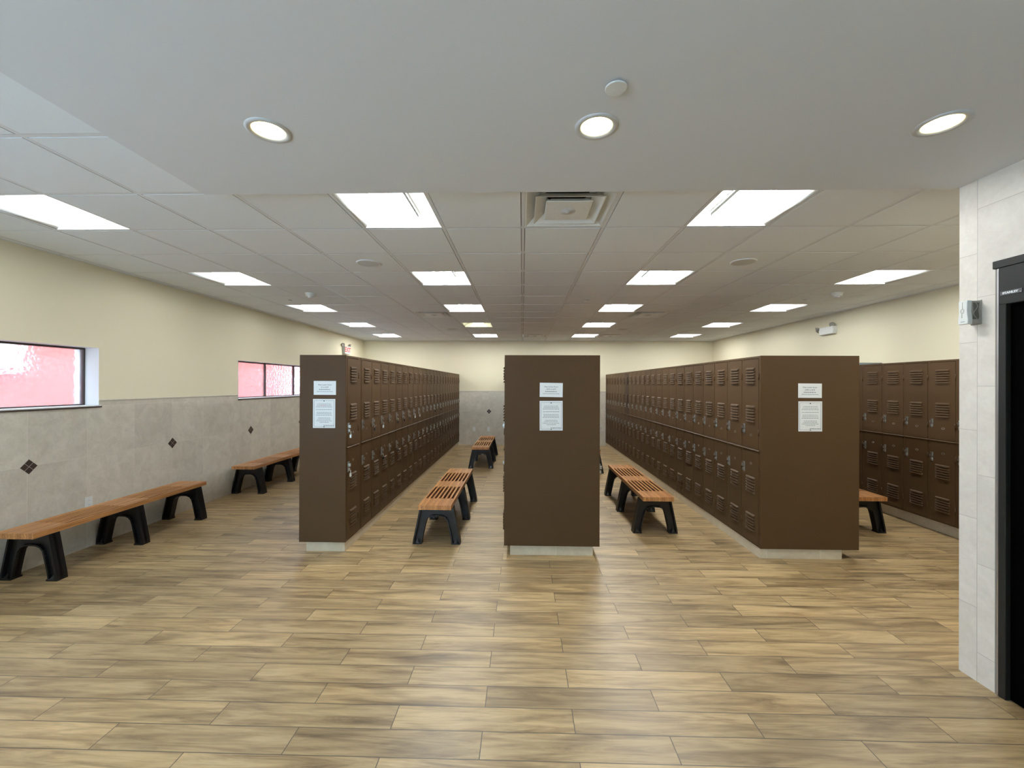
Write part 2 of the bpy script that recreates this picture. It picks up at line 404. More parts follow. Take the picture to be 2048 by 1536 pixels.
# windows
def window(nm, y0, y1, z=None, loc=None, rz=0, glass=None):
    w = struct(link(nm, None, None, loc or (XL, y0, 0), (0,0,rz))); L = y1-y0; gx = -.150; z0, z1 = z or WZ
    b = MB(); t = .016
    b.box(gx-.03, gx+.012, 0, L, z0, z0+t); b.box(gx-.03, gx+.012, 0, L, z1-t, z1)
    b.box(gx-.03, gx+.012, 0, t, z0+t, z1-t); b.box(gx-.03, gx+.012, L-t, L, z0+t, z1-t)
    obj('window_frame', b, M_SILL, w, bevel=.002)
    P = L/3
    for k in (1, 2):
        b = MB(); b.box(gx-.03, gx+.014, P*k-.009, P*k+.009, z0+t, z1-t); obj('mullion', b, M_SILL, w, bevel=.002)
    for k in range(3):
        b = MB(); b.box(gx-.012, gx-.004, P*k+.014, P*k+P-.014, z0+t-.004, z1-t+.004); obj('pane', b, glass or M_FROST, w)
    b = MB(); b.box(gx+.012, .016, -.004, L+.018, z0-.004, z0+.006); obj('window_ledge', b, M_WHITE, w)
    b = MB(); b.box(.007, .022, -.004, L+.022, z0-.018, z0-.003); obj('window_sill', b, M_SILL, w, bevel=.002)
window('window_1', *W1); window('window_2', *W2)
window('window_added_left', *W3, z=WZ3, glass=M_MILK)  # unseen window, added to bring cool daylight onto the near end
window('window_added_rear', 0, 3.3, z=WZ3, loc=(-.4, YREAR, 0), rz=PI/2, glass=M_MILK)  # second unseen window, added as cool fill from behind
# glazed exit door in the left wall, behind the left row
d2 = struct(link('door_2', None, None, (XL, DR[0], 0)))
b = MB(); L = DR[1]-DR[0]
for q in ((0,.05,0,DZ),(L-.05,L,0,DZ),(L/2-.05,L/2+.05,.12,DZ-.05),(.05,L-.05,DZ-.05,DZ),(.05,L-.05,0,.12)): b.box(-.18,-.10,q[0],q[1],q[2],q[3])
obj('door_frame', b, M_DOORF, d2, bevel=.003)
b = MB(); b.box(-.145,-.137,.05,L-.05,.12,DZ-.05); obj('pane', b, M_CLEAR, d2)
b = MB(); b.box(-.10,-.07,.06,L-.06,.98,1.03); obj('push_bar', b, M_ALU, d2, bevel=.004)

# outside: red garden wall and paving
m = MB(); m.box(XL-1.66, XL-1.56, 1.2, 11.1, -.1, 3.2); struct(obj('wall_outside', m, M_REDWALL))
m = MB(); m.box(XL-1.56, XL-1.50, 2.6, 4.75, 1.78, 2.5); struct(obj('glint_panel_outside', m, M_WHITE))  # added white panel, stands in for the sun glint in the near window
m = MB(); m.box(XL-14, XR+6, -16, 18, -.16, -.11); struct(obj('ground_outside', m, M_PAVE))

# diamond tile insets
def inset(parent, loc, facing):
    d = MB(); s = .046; r = .0475; g = .0045
    R = Matrix.Rotation(PI/4, 4, 'X') if facing == 'x' else Matrix.Rotation(PI/4, 4, 'Y')
    if facing == 'x': d.box(-.001,.0012,-r,r,-r,r,1,R)
    else: d.box(-r,r,-.0012,.001,-r,r,1,R)
    for sy in (-1, 1):
        for sz in (-1, 1):
            a, b2 = sorted((sy*g/2, sy*(r-.002))); c, e = sorted((sz*g/2, sz*(r-.002)))
            if facing == 'x': d.box(0,.0028,a,b2,c,e,0,R)
            else: d.box(a,b2,-.0028,0,c,e,0,R)
    obj('diamond_inset', d, [M_DIA, M_GROUT], parent, loc)
for y in (3.566, 5.073, 6.567, 8.06): inset(WLEFT, (XL+.0075, y, .905), 'x')
inset(WBACK, (-.905, YB-.0075, .915), 'y')

# ------------------------------------------------------------------ ceiling
LIGHTS = [(i, j) for j in (-1, 2, 5, 8, 11) for i in (-6, -2, 2, 6)] + [(-6, -4), (-6, -7)]  # the last two are out of view, added to light the near end
VENTS = [(0, -1), (-3, 6), (3, 6), (0, 11), (3, 11)]
SX0, SX1, SY1 = -1.942, NX+.05, 2.494
m = MB(); bar = .012
HOLES = set(LIGHTS) | set(VENTS)
i0, i1 = math.floor((XL-GX)/T), math.ceil((XR-GX)/T); j0, j1 = math.floor((YREAR-GY)/T), math.ceil((YB-GY)/T)
for i in range(i0, i1):
    for j in range(j0, j1):
        x0, x1, y0, y1 = GX+i*T, GX+i*T+T, GY+j*T, GY+j*T+T
        x0c, x1c, y0c, y1c = max(x0, XL-.05), min(x1, XR+.05), max(y0, YREAR-.05), min(y1, YB+.05)
        if x1c <= x0c or y1c <= y0c: continue
        if x0 > SX0 and x1 < SX1+.3 and y1 < SY1: continue      # behind the soffit
        for q in ((x0, x0+bar, y0, y1), (x1-bar, x1, y0, y1), (x0+bar, x1-bar, y0, y0+bar), (x0+bar, x1-bar, y1-bar, y1)):
            a, b_, c, d = max(q[0], x0c), min(q[1], x1c), max(q[2], y0c), min(q[3], y1c)
            if b_ > a and d > c: m.box(a, b_, c, d, H, H+.012, 1)
        if (i, j) in HOLES: continue
        a, b_, c, d = x0+bar, x1-bar, y0+bar, y1-bar       # tile set a little below the bar, with a shadow gap
        a, b_, c, d = max(a, x0c), min(b_, x1c), max(c, y0c), min(d, y1c)
        if b_ <= a or d <= c: continue
        m.face([(a,c,H+.010),(b_,c,H+.010),(b_,d,H+.010),(a,d,H+.010)], 2)
        g = .0045
        if b_-a > .03 and d-c > .03: m.box(a+g, b_-g, c+g, d-g, H-.0015, H+.008, 0)
struct(obj('ceiling', m, [M_CEIL, M_TBAR, M_DARK]))
m = MB(); m.box(SX0, SX1, YREAR, SY1, SOF, H+.02)
sof = obj('soffit', m, M_SOF); struct(sof)
# openings for the downlights are cut in the soffit
DL = [(-1.160, 1.868), (.327, 1.866), (1.838, 1.873), (-1.160, -.35), (.327, -.35), (1.838, -.35)]  # the row behind the camera is added to brighten the foreground
cut = MB()
for x, y in DL:
    M4 = Matrix.Translation((x, y, SOF)); cut.lathe([(0,-.02),(.072,-.02),(.072,.1),(0,.1)], 32, M4, smooth=False)
co = obj('cutter', cut, M_SOF)
bo = sof.modifiers.new('holes', 'BOOLEAN'); bo.object = co; bo.operation = 'DIFFERENCE'; bo.solver = 'EXACT'
dg = bpy.context.evaluated_depsgraph_get(); me = bpy.data.meshes.new_from_object(sof.evaluated_get(dg))
sof.modifiers.clear(); sof.data = me; bpy.data.objects.remove(co)

# ------------------------------------------------------------------ troffers
def make_troffer():
    t = link('ceiling_light', None); hw = T/2-bar-.001; zt = .105
    b = MB()
    b.box(-hw, hw, -hw, hw, zt, zt+.01, 0)
    for s in (-1, 1):        # curved reflectors either side, running along Y
        pr = [(s*hw, 0.0), (s*(hw-.02), .03), (s*(hw-.06), .062), (s*(hw-.13), .092), (s*.09, zt)]
        for p, q in zip(pr, pr[1:]): b.face([(p[0],-hw,p[1]),(q[0],-hw,q[1]),(q[0],hw,q[1]),(p[0],hw,p[1])], 0, True)
        b.face([(-hw,s*hw,0),(hw,s*hw,0),(hw,s*hw,zt),(-hw,s*hw,zt)], 0)
        b.face([(s*hw,-hw,0),(s*hw,hw,0),(s*hw,hw,zt),(s*hw,-hw,zt)], 0)
    obj('housing', b, M_FIX, t)
    bk = MB(); R = .112; zc = .088; n = 20; y0, y1 = -hw+.012, hw-.012
    arc = [(R*math.cos(PI+PI*k/n), zc+.74*R*math.sin(PI+PI*k/n)) for k in range(n+1)]
    for p, q in zip(arc, arc[1:]): bk.face([(p[0],y0,p[1]),(q[0],y0,q[1]),(q[0],y1,q[1]),(p[0],y1,p[1])], 0, True)
    for y in (y0, y1): bk.face([(p[0], y, p[1]) for p in arc], 0)
    obj('diffuser_basket', bk, M_TUBE['near'], t)
    rm = MB()
    for s in (-1, 1): rm.box(s*(R+.001)-.0025, s*(R+.001)+.0025, y0-.004, y1+.004, zc-.016, zc+.008)
    for y in (y0-.004, y1+.001):
        o2 = [(1.05*R*math.cos(PI+PI*k/n), zc+.74*1.05*R*math.sin(PI+PI*k/n)) for k in range(n+1)]
        for (p, q, a, c) in zip(arc, arc[1:], o2, o2[1:]):
            rm.prism([p, q, c, a], y, y+.003, 'y')
    obj('basket_rim', rm, M_FIXG, t)
    return t
ORD = ['first','second','third','fourth','fifth','sixth','seventh','eighth','ninth','tenth','eleventh','twelfth','thirteenth','fourteenth','fifteenth','sixteenth','seventeenth','eighteenth','nineteenth','twentieth','twenty-first','twenty-second','twenty-third','twenty-fourth']
COLN = {-6: 'the leftmost line along the left wall', -2: 'the line left of the centre aisle', 2: 'the line right of the centre aisle', 6: 'the rightmost line over the right aisle'}
tro = make_troffer(); first = True
BASKET = {}; _b = [c for c in tro.children if c.name.startswith('diffuser')][0].data
for _k, _m in list(M_TUBE.items())+[('dim', M_TUBEW)]:
    BASKET[_k] = _b.copy(); BASKET[_k].materials[0] = _m
for (i, j) in LIGHTS:
    loc = (GX+(i+.5)*T, GY+(j+.5)*T, H)
    n = (j+1)//3
    if j == -7: lab = 'added square troffer light behind the camera, leftmost line'
    elif j == -4: lab = 'added unseen square troffer light nearest the camera beside the soffit, leftmost line'
    elif j == 8 and i == -2: lab = 'dim yellowish square troffer light in the line left of the centre aisle'
    else: lab = 'bright square troffer light, %s from the soffit in %s' % (ORD[n], COLN[i])
    if first: t = tro; t.location = loc; first = False
    else: t = copy_tree(tro); t.location = loc
    tag(t, lab, 'ceiling light', 'recessed square ceiling lights')
    kind = 'back' if j == 11 else 'left' if i == -6 else 'nearright' if i >= 2 and j == -1 else 'right' if i == 6 else 'far' if j >= 2 else 'near'
    if j == 8 and i == -2: kind = 'dim'
    for c in t.children:
        if c.name.startswith('diffuser'): c.data = BASKET[kind]

# downlights in the soffit
def make_downlight():
    t = link('downlight', None)
    b = MB(); b.lathe([(.070,.004),(.072,-.004),(.084,-.007),(.096,-.003),(.096,.0)], 40); obj('trim_ring', b, M_TRIM, t)
    b = MB(); b.lathe([(.070,.0),(.066,.05),(.056,.10),(.050,.13),(0,.13)], 40); obj('reflector', b, M_CONE, t)
    b = MB(); b.lathe([(0,.062),(.024,.066),(.040,.080),(.044,.10),(.034,.122),(0,.127)], 28); obj('bulb', b, M_BULB, t)
    return t
dl = make_downlight()
DLN = ['round recessed downlight in the soffit, left of the three', 'round recessed downlight in the soffit beside the flat sprinkler cover', 'round recessed downlight in the soffit nearest the right partition wall',
       'added round downlight behind the camera, left', 'added round downlight behind the camera, middle', 'added round downlight behind the camera, right']
for k, (x, y) in enumerate(DL):
    t = dl if k == 0 else copy_tree(dl); t.location = (x, y, SOF); tag(t, DLN[k], 'downlight', 'round downlights in the soffit')

# sprinkler cover plates
def make_cover():
    t = link('ceiling_sprinkler', None)
    b = MB(); b.lathe([(0,-.014),(.040,-.014),(.042,-.012),(.042,-.009),(.0,-.009)], 32, smooth=False); obj('cover_plate', b, M_FIX, t)
    b = MB(); b.lathe([(.026,-.009),(.026,.02)], 20); obj('stem', b, M_FIXG, t); return t
sp = make_cover(); sp.location = (.357, 1.612, SOF); tag(sp, 'flat round sprinkler cover in the soffit beside the middle downlight', 'sprinkler cover', 'round sprinkler covers')
for (x, y), lab in zip(((-3.336, 5.894), (.919, 5.921), (3.949, 5.924)), ('small sprinkler cover in the tiled ceiling near the left wall', 'small sprinkler cover in the tiled ceiling over the right centre aisle', 'small sprinkler cover in the tiled ceiling near the right wall')):
    dup(sp, (x, y, H-.0015), 0, lab, 'round sprinkler covers')

# speakers
def make_speaker():
    t = link('ceiling_speaker', None)
    b = MB(); b.lathe([(.118,.0),(.118,-.006),(.108,-.011),(.100,-.008)], 40); obj('rim', b, M_TBAR, t)
    b = MB(); b.lathe([(.101,-.007),(.06,-.010),(0,-.011)], 40); obj('grille', b, M_GRILLE, t); return t
spk = make_speaker(); k = 0
for i, j, lab in ((-3, 1, 'round speaker grille in the near ceiling, left of the centre'), (3, 1, 'round speaker grille in the near ceiling, right of the centre'), (-3, 9, 'round speaker grille in the far ceiling, left of the centre'), (3, 9, 'round speaker grille in the far ceiling, right of the centre')):
    t = spk if k == 0 else copy_tree(spk); k += 1
    t.location = (GX+(i+.5)*T, GY+(j+.48)*T, H-.0015); tag(t, lab, 'speaker', 'round ceiling speakers')
# smoke detectors
def make_smoke():
    t = link('smoke_detector', None)
    b = MB(); b.lathe([(.072,0),(.072,-.014),(.066,-.020),(0,-.020)], 32); obj('base', b, M_PLAST, t)
    b = MB(); b.lathe([(.064,-.020),(.060,-.040),(.040,-.046),(0,-.046)], 32); obj('body', b, M_PLAST, t)
    b = MB(); b.lathe([(.036,-.046),(.034,-.058),(.026,-.062),(0,-.062)], 24); obj('sensor_cap', b, M_TBAR, t); return t
sm = make_smoke(); sm.location = (-2.80, 5.44, H-.0015); tag(sm, 'white smoke detector on the ceiling tile left, near the left wall lights', 'smoke detector', 'ceiling smoke detectors')
dup(sm, (4.04, 5.46, H-.0015), 0, 'white smoke detector on the ceiling at right, near the right wall', 'ceiling smoke detectors')

# square cone diffusers
def sq(b, h0, z0, h1, z1, mi=0):
    a = [(-h0,-h0),(h0,-h0),(h0,h0),(-h0,h0)]; c = [(-h1,-h1),(h1,-h1),(h1,h1),(-h1,h1)]
    for k in range(4):
        q = (k+1) % 4; b.face([(*a[k],z0),(*a[q],z0),(*c[q],z1),(*c[k],z1)], mi)
def make_vent():
    t = link('air_diffuser', None); hw = T/2-bar-.001
    b = MB(); sq(b, hw, 0, hw-.012, .0); sq(b, hw-.012, 0, .19, .075); sq(b, .19, .075, .19, .12); b.box(-.19,.19,-.19,.19,.12,.125); obj('frame', b, M_FIX, t)
    b = MB(); b.lathe([(.15,.118),(.15,.119),(0,.1195)], 28); obj('duct_opening', b, M_DARK, t)
    b = MB(); sq(b, .225, -.004, .219, -.004); sq(b, .219, -.004, .150, .045); sq(b, .225, -.004, .156, .050); obj('cone', b, M_FIX, t)
    b = MB(); sq(b, .155, -.001, .148, -.004); b.face([(-.148,-.148,-.004),(.148,-.148,-.004),(.148,.148,-.004),(-.148,.148,-.004)]) ; sq(b, .155, -.001, .12, .03); obj('centre_plate', b, M_FIX, t, bevel=.002)
    b = MB(); b.lathe([(.056,-.004),(.050,-.0075),(.016,-.008),(.013,-.016),(0,-.019)], 28); obj('hub', b, M_TRIM, t); return t
vt = make_vent()
VL = ['white square air diffuser in the ceiling next to the soffit edge', 'far square air diffuser in the ceiling, left of the centre lights', 'far square air diffuser in the ceiling, right of the centre lights', 'small looking air diffuser at the far end of the centre ceiling', 'air diffuser beside the last ceiling light near the back wall, right']
for k, (i, j) in enumerate(VENTS):
    t = vt if k == 0 else copy_tree(vt); t.location = (GX+(i+.5)*T, GY+(j+.5)*T, H); tag(t, VL[k], 'air diffuser', 'square ceiling air diffusers')

# ------------------------------------------------------------------ lockers
def door_mesh(z0, z1, groups, mat):
    """one locker door: flat pan with a folded edge, two banks of six pressed louvres, hinge knuckles"""
    b = MB(); x0, x1 = .0175, LW-.0175
    b.box(x0, x1, -.002, .010, z0, z1)
    for zt, zb in groups:
        n = 6; p = (zt-zb)/n
        for k in range(n):
            top = zt-k*p; bot = top-p*.80; a, c = .073, .232; e = .009; mz = top-p*.38
            A = [(a,-.002,top),(c,-.002,top)]; B = [(a+e,-.0165,bot),(c-e,-.0165,bot)]; mid = [(a+e*.8,-.0145,mz),(c-e*.8,-.0145,mz)]
            b.face([A[0],A[1],mid[1],mid[0]]); b.face([mid[0],mid[1],B[1],B[0]])
            b.face([A[0],mid[0],B[0],(a,-.002,bot)]); b.face([A[1],mid[1],B[1],(c,-.002,bot)])
            b.face([B[0],B[1],(c,-.002,bot),(a,-.002,bot)], 1)
    for zz in (z0+.16, z1-.17):
        b.lathe([(0,-.032),(.0055,-.032),(.0055,.032),(0,.032)], 8, Matrix.Translation((LW-.0145, -.003, zz)))
    return b.mesh('door', [mat, M_DARK])
def rel(z): return z-ZB
def handle_mesh(side):
    """lift handle: base plate, upright fin on one side, catch blocks on the other"""
    b = MB()
    b.box(-.013,.013,-.004,0,-.050,.052)
    b.box(-.009,.009,-.012,-.004,.040,.053)
    b.box(-.009,.009,-.026,-.004,.004,.033)
    b.box(-.006,.006,-.020,-.004,-.036,-.010)
    me = b.mesh('handle', M_CHROME); return me
b = MB()
b.lathe([(.0155,0),(.0155,.0015),(.0105,.0015),(.0105,.0005)], 18, Matrix.Diagonal((1.15,.0,.0,1)) if False else Matrix.Rotation(PI/2,4,'X') @ Matrix.Diagonal((1.15,.72,1,1)))
PLATE_ME = b.mesh('number_plate', M_PLATE)
HANDLE_ME = {1: handle_mesh(1), -1: handle_mesh(-1)}
b = MB()
b.box(0, LW, .012, LD, 0, LH)
st = .0145
b.box(0, st, 0, .012, 0, LH); b.box(LW-st, LW, 0, .012, 0, LH)
b.box(st, LW-st, 0, .012, 0, .012); b.box(st, LW-st, 0, .012, LH-.019, LH)
b.prism([(.012, rel(1.024)), (-.002, rel(1.024)), (-.010, rel(1.017)), (-.009, rel(1.009)), (.012, rel(1.009))], .004, LW-.004, 'x')
CARC_ME = b.mesh('carcass', M_BROWN)
UP = (rel(1.030), rel(1.902)); LO = (.015, rel(1.004))
UG = [(rel(1.823), rel(1.658)), (rel(1.447), rel(1.278))]; LG = [(rel(.750), rel(.585)), (rel(.386), rel(.216))]
DU, DLW, DUD = door_mesh(*UP, UG, M_BROWN), door_mesh(*LO, LG, M_BROWN), door_mesh(*UP, UG, M_BROWN2)
HZ = {'u': rel(1.208), 'l': rel(.826)}; PZ = {'u': rel(1.157), 'l': rel(.877)}
def make_locker(side):
    t = link('locker', None); link('carcass', CARC_ME, t)
    for k, me in (('u', DU), ('l', DLW)):
        d = link('door', me, t)
        link('handle', HANDLE_ME[side], d, (.036, -.002, HZ[k]))
        link('number_plate', PLATE_ME, d, (.158, -.002, PZ[k]))
    return t
proto = {1: make_locker(1), -1: make_locker(-1)}; used = {1: False, -1: False}
def put_locker(side, loc, rz, lab, group, sx=1., dark=False, sz=1.):
    if not used[side]: t = proto[side]; used[side] = True
    else: t = copy_tree(proto[side])
    t.location = loc; t.rotation_euler = (0,0,rz); t.scale = (sx,1,sz); tag(t, lab, 'locker', group)
    if dark:
        for c in t.children:
            if c.data == DU: c.data = DUD; c['label'] = 'darker brown replacement door'
    return t
RS, LS = -PI/2, PI/2
Y0 = 4.022; NLK = 24
for i in range(NLK):      # right aisle row, faces -X
    lab = 'brown double-tier locker facing the right centre aisle, %s from the near end' % ORD[i]
    if i == 16: lab = 'locker with a darker brown upper door facing the right centre aisle'
    put_locker(1, (2.26, Y0+(i+1)*LW, ZB), RS, lab, 'lockers facing the right centre aisle', 1, i == 16)
YL = 4.046; FILL = .062; LWL = (YB-.012-YL-FILL)/NLK
def yl(i): return YL+i*LWL+(FILL if i > 0 else 0)
for i in range(NLK):      # left row, faces +X
    put_locker(-1, (-1.722, yl(i), ZB), LS, 'brown double-tier locker facing the left centre aisle, %s from the near end' % ORD[i], 'lockers facing the left centre aisle', LWL/LW)
b = MB(); b.box(-2.179, -1.7245, YL+LWL+.001, YL+LWL+FILL-.001, ZB, ZB+LH)
tag(obj('filler_strip', b, M_BROWN), 'narrow brown filler strip between the first two lockers of the left row', 'filler strip')
for i in range(NLK):      # middle block, both faces
    put_locker(1, (-.170, Y0+(i+1)*LW, ZB), RS, 'brown locker in the middle block facing left, %s from the near end' % ORD[i], 'lockers on the left face of the middle block')
    put_locker(-1, (.744, Y0+i*LW, ZB), LS, 'brown locker in the middle block facing right, %s from the near end' % ORD[i], 'lockers on the right face of the middle block')
    put_locker(-1, (3.176, Y0+i*LW, ZB), LS, 'brown locker in the right block facing the right wall, %s from the near end' % ORD[i], 'lockers on the far face of the right block')
WY = 4.253; w_n = 0       # right wall row, faces -X
for i in range(-3, 23):
    ya = WY+i*LW
    if ya+LW > YB-.01: break
    vis = i >= 0
    put_locker(1, (4.636, ya+LW, ZB+.036), RS, ('brown locker against the right wall, %s from the partition corner' % ORD[i]) if vis else 'brown locker against the right wall, %s hidden behind the partition' % ORD[i+3], 'lockers against the right wall', 1, False, .985)
    w_end = ya+LW
# end panels
def end_panel(x0, x1, y, lab):
    b = MB(); b.box(x0, x1, y-.016, y, ZB-.001, ZB+LH+.002)
    return tag(obj('end_panel', b, M_BROWN, bevel=.0015), lab, 'end panel', 'brown end panels of the locker rows')
end_panel(-2.181, -1.722, YL, 'narrow brown steel end panel of the left locker row, near the left wall')
end_panel(-.170, .744, Y0, 'wide brown steel end panel of the middle locker block')
end_panel(2.260, 3.176, Y0, 'wide brown steel end panel of the right locker block')
# tiled curbs
for k, (x0, x1, y0) in enumerate(((-2.118, -1.737, YL+.005), (-.112, .684, Y0+.006), (2.266, 3.030, Y0+.000))):
    b = MB(); b.box(x0, x1, y0, YB-.009, 0, ZB); struct(obj('trim_%d' % (k+10), b, M_CURB, bevel=.002))
b = MB(); b.box(4.70, XR-.008, WY-3*LW, YB-.009, 0, ZB+.036); struct(obj('trim_13', b, M_CURB, bevel=.002))
# clear plastic item on top of the wall lockers
it = thing('plastic_tray', 'small grey-blue plastic tray on top of the right wall lockers', 'tray', (4.90, 6.12, ZB+.036+LH*.985))
b = MB(); b.box(-.15,.15,-.14,.14,0,.004); b.box(-.15,-.145,-.14,.14,.004,.034); b.box(.145,.15,-.14,.14,.004,.034); b.box(-.15,.15,-.14,-.135,.004,.034); b.box(-.15,.15,.135,.14,.004,.034); obj('tray', b, M_LAM, it)
b = MB(); b.box(-.155,.155,-.145,.145,.034,.038); obj('lid', b, M_PLAST, it)

# padlocks on the left row handles
def make_padlock():
    t = link('padlock', None)
    b = MB(); b.box(-.017,.017,-.009,.009,-.055,-.020); obj('body', b, M_BRASSP, t, bevel=.003)
    b = MB(); b.tube([(-.012,0,-.022),(-.012,0,-.004)]+[(-.012*math.cos(PI*k/8),0,-.004+.012*math.sin(PI*k/8)) for k in range(1, 8)]+[(.012,0,-.004),(.012,0,-.022)], .0033); obj('shackle', b, M_CHROME, t); return t
pk = make_padlock(); pk_black = None; first = True
BODY_S = [c for c in pk.children if c.name.startswith('body')][0].data
BODY_B = BODY_S.copy(); BODY_B.materials[0] = M_BLACK
for i, tier, black in ((0,'u',0),(2,'u',1),(3,'u',0),(5,'u',1),(6,'u',1),(7,'u',1),(8,'u',0),(9,'u',0),(13,'u',1),(15,'u',1),(0,'l',0),(3,'l',1),(5,'l',1)):
    t = pk if first else copy_tree(pk); first = False
    sw = .6 if (i == 0) else random.uniform(-.1, .1)
    t.location = (-1.722+.018+.012, yl(i)+.036*LWL/LW-.004, ZB+HZ[tier]-.040); t.rotation_euler = (0, 0, PI/2+.25)
    for c in t.children:
        if c.name.startswith('body'): c.data = BODY_B if black else BODY_S
    tag(t, '%s padlock on the %s door of the %s locker of the left row' % ('black' if black else 'silver', 'upper' if tier == 'u' else 'lower', ORD[i]), 'padlock', 'padlocks on the left row')

# ------------------------------------------------------------------ paper notices on the end panels
def lines_mesh(rows, mat_list):
    b = MB(); rr = random.Random(3)
    for (xc, z, w, h, mi) in rows:          # word-like dashes
        x = xc-w/2
        while x < xc+w/2-.004:
            ww = min(rr.uniform(.008,.022), xc+w/2-x); b.box(x, x+ww, -.0006, 0, z-h/2, z+h/2, mi); x += ww+.0035
    return b.mesh('lettering', mat_list)
SMALL_T = lines_mesh([(0,.026,.0,.0,0),(0,-.016,.115,.007,1),(0,-.036,.155,.004,1)], [M_INK, M_INK2])
BIG_ROWS = [(0,.092,.135,.004,0),(0,.078,.145,.004,0),(0,.064,.16,.004,0),(0,.038,.155,.0042,0),(0,.011,.145,.004,0),(0,-.003,.145,.004,0),(0,-.017,.16,.004,0),(0,-.044,.12,.004,0),(0,-.058,.135,.004,0),(0,-.072,.16,.004,0),(0,-.086,.09,.004,0),(.045,-.117,.10,.0045,1)]
BIG_T = lines_mesh(BIG_ROWS, [M_INK2, M_INK]); 
RW = MB(); RW.box(-.03,.012,-.0008,0,.076,.080); RED_ME = RW.mesh('red_word', M_RED)
def notices(cx, y, zs, zb, place, l2, tilt, red, dx):
    g = 'notices on the locker end panels'
    t = thing('mounted_notice', 'small landscape paper sign, upper sheet on the %s end panel' % place, 'sign', (cx, y, zs), 0, g); t.rotation_euler = (0, tilt, 0)
    b = MB(); b.box(-.110,.110,-.0015,0,-.068,.068); obj('sheet', b, M_PAPER, t)
    link('title', text_mesh('Mens Locker Room', .0165, M_INK, .0004), t, (0,-.0016,.030), (PI/2,0,0))
    link('number_range', text_mesh(l2, .0165, M_INK, .0004), t, (0,-.0016,.007), (PI/2,0,0))
    link('lettering', SMALL_T, t, (0,-.0016,0))
    t = thing('mounted_notice', 'tall framed paper notice, lower sheet on the %s end panel' % place, 'sign', (cx+dx, y, zb), 0, g); t.rotation_euler = (0, -tilt*.5, 0)
    b = MB(); b.box(-.110,.110,-.0015,0,-.142,.142); obj('sheet', b, M_PAPER, t)
    b = MB(); w, h, k = .099, .129, .0022
    for q in ((-w,w,h-k,h),(-w,w,-h,-h+k),(-w,-w+k,-h,h),(w-k,w,-h,h)): b.box(q[0],q[1],-.0022,-.0015,q[2],q[3])
    obj('border', b, M_INK2, t)
    link('lettering', BIG_T, t, (0,-.0016,0))
    if red: link('red_word', RED_ME, t, (0,-.0016,0))
    for z in (.122, -.130):
        b = MB(); b.box(-.005,.005,-.004,-.0015,z-.004,z+.004); obj('magnet', b, M_DARK, t, bevel=.001)
yp = Y0-.016
notices(-1.931, YL-.016, 1.606, 1.356, 'left', '#1 to #229', 0, True, -.006)
notices(.2775, yp, 1.595, 1.348, 'middle', '#230 to #379', .012, False, 0)
notices(2.718, yp, 1.598, 1.355, 'right', '#380 to #529', .004, False, .003)

# ------------------------------------------------------------------ benches
def bench_seat():
    b = MB(); n = 15; z0, z1 = .385, .430; x1 = -.1675
    for k in range(n):
        x0 = x1; x1 = x0+(.0204 if k % 2 == 0 else .02454)
        segs = [(0, 1.84)] if k % 2 == 0 else [(0, .269), (.788, 1.063), (1.563, 1.84)]
        for a, c in segs: b.box(x0, x1, a, c, z0, z1)
    # long strips carry on through; the short ones fill between the slots
    me = bpy.data.meshes.new('seat')
    me.from_pydata(b.v, [], b.f); me.materials.append(M_WOOD); me.update(); return me
def trestle():
    b = MB(); hz = .385
    # half profile of the arch (x>0), mirrored
    outer = [(.246, 0), (.240, .05), (.172, hz)]
    inner = [(.156, 0), (.150, .05), (.117, .20), (.104, .243), (.082, .270), (.050, .283), (0, .286)]
    poly = [(x, z) for x, z in outer] + [(-x, z) for x, z in reversed(outer)] + [(-x, z) for x, z in inner[:-1]] + [(0, .286)] + [(x, z) for x, z in reversed(inner[:-1])]
    # web made of quads between outer line and inner arch
    def lerp_out(z): 
        for (xa, za), (xb, zb) in zip(outer, outer[1:]):
            if za <= z <= zb: return xa+(xb-xa)*(z-za)/(zb-za)
    for s in (-1, 1):
        for (xa, za), (xb, zb) in zip(inner, inner[1:]):
            oa, ob = lerp_out(za), lerp_out(zb)
            b.prism([(s*xa, za), (s*oa, za), (s*ob, zb), (s*xb, zb)], -.012, .012)
        b.prism([(0, .286), (s*lerp_out(.286), .286), (s*.172, hz), (0, hz)], -.012, .012)
        # outer flange
        for (xa, za), (xb, zb) in zip(outer, outer[1:]):
            b.prism([(s*(xa-.016), za), (s*xa, za), (s*xb, zb), (s*(xb-.016), zb)], -.043, .043)
        # inner flange follows the arch
        for (xa, za), (xb, zb) in zip(inner, inner[1:]):
            dx, dz = xb-xa, zb-za; l = math.hypot(dx, dz); nx, nz = dz/l*.013, -dx/l*.013
            b.prism([(s*xa, za), (s*(xa+nx), za+nz), (s*(xb+nx), zb+nz), (s*xb, zb)], -.034, .034)
        # foot pad and gusset
        b.prism([(s*.152, 0), (s*.246, 0), (s*.2445, .014), (s*.153, .014)], -.043, .043)
        for q in (-1, 1):
            b.face([(s*.180, q*.042, .014), (s*.218, q*.042, .014), (s*.199, q*.013, .06)])
    b.box(-.172, .172, -.043, .043, hz-.016, hz-.0005)
    return b.mesh('leg', M_BLACK)
SEAT_ME, LEG_ME = bench_seat(), trestle()
def make_bench():
    t = link('bench', None)
    s = link('seat', SEAT_ME, t); bv = s.modifiers.new('bevel', 'BEVEL'); bv.width = .0015; bv.segments = 1; bv.limit_method = 'ANGLE'
    b = MB()
    for a, c in ((.262, .795), (1.056, 1.57)): b.box(-.150, .150, a, c, .3825, .3855)
    obj('under_plate', b, M_UNDER, t)
    for y in (.148, .930, 1.710): link('leg', LEG_ME, t, (0, y, 0))
    return t
bn = make_bench()
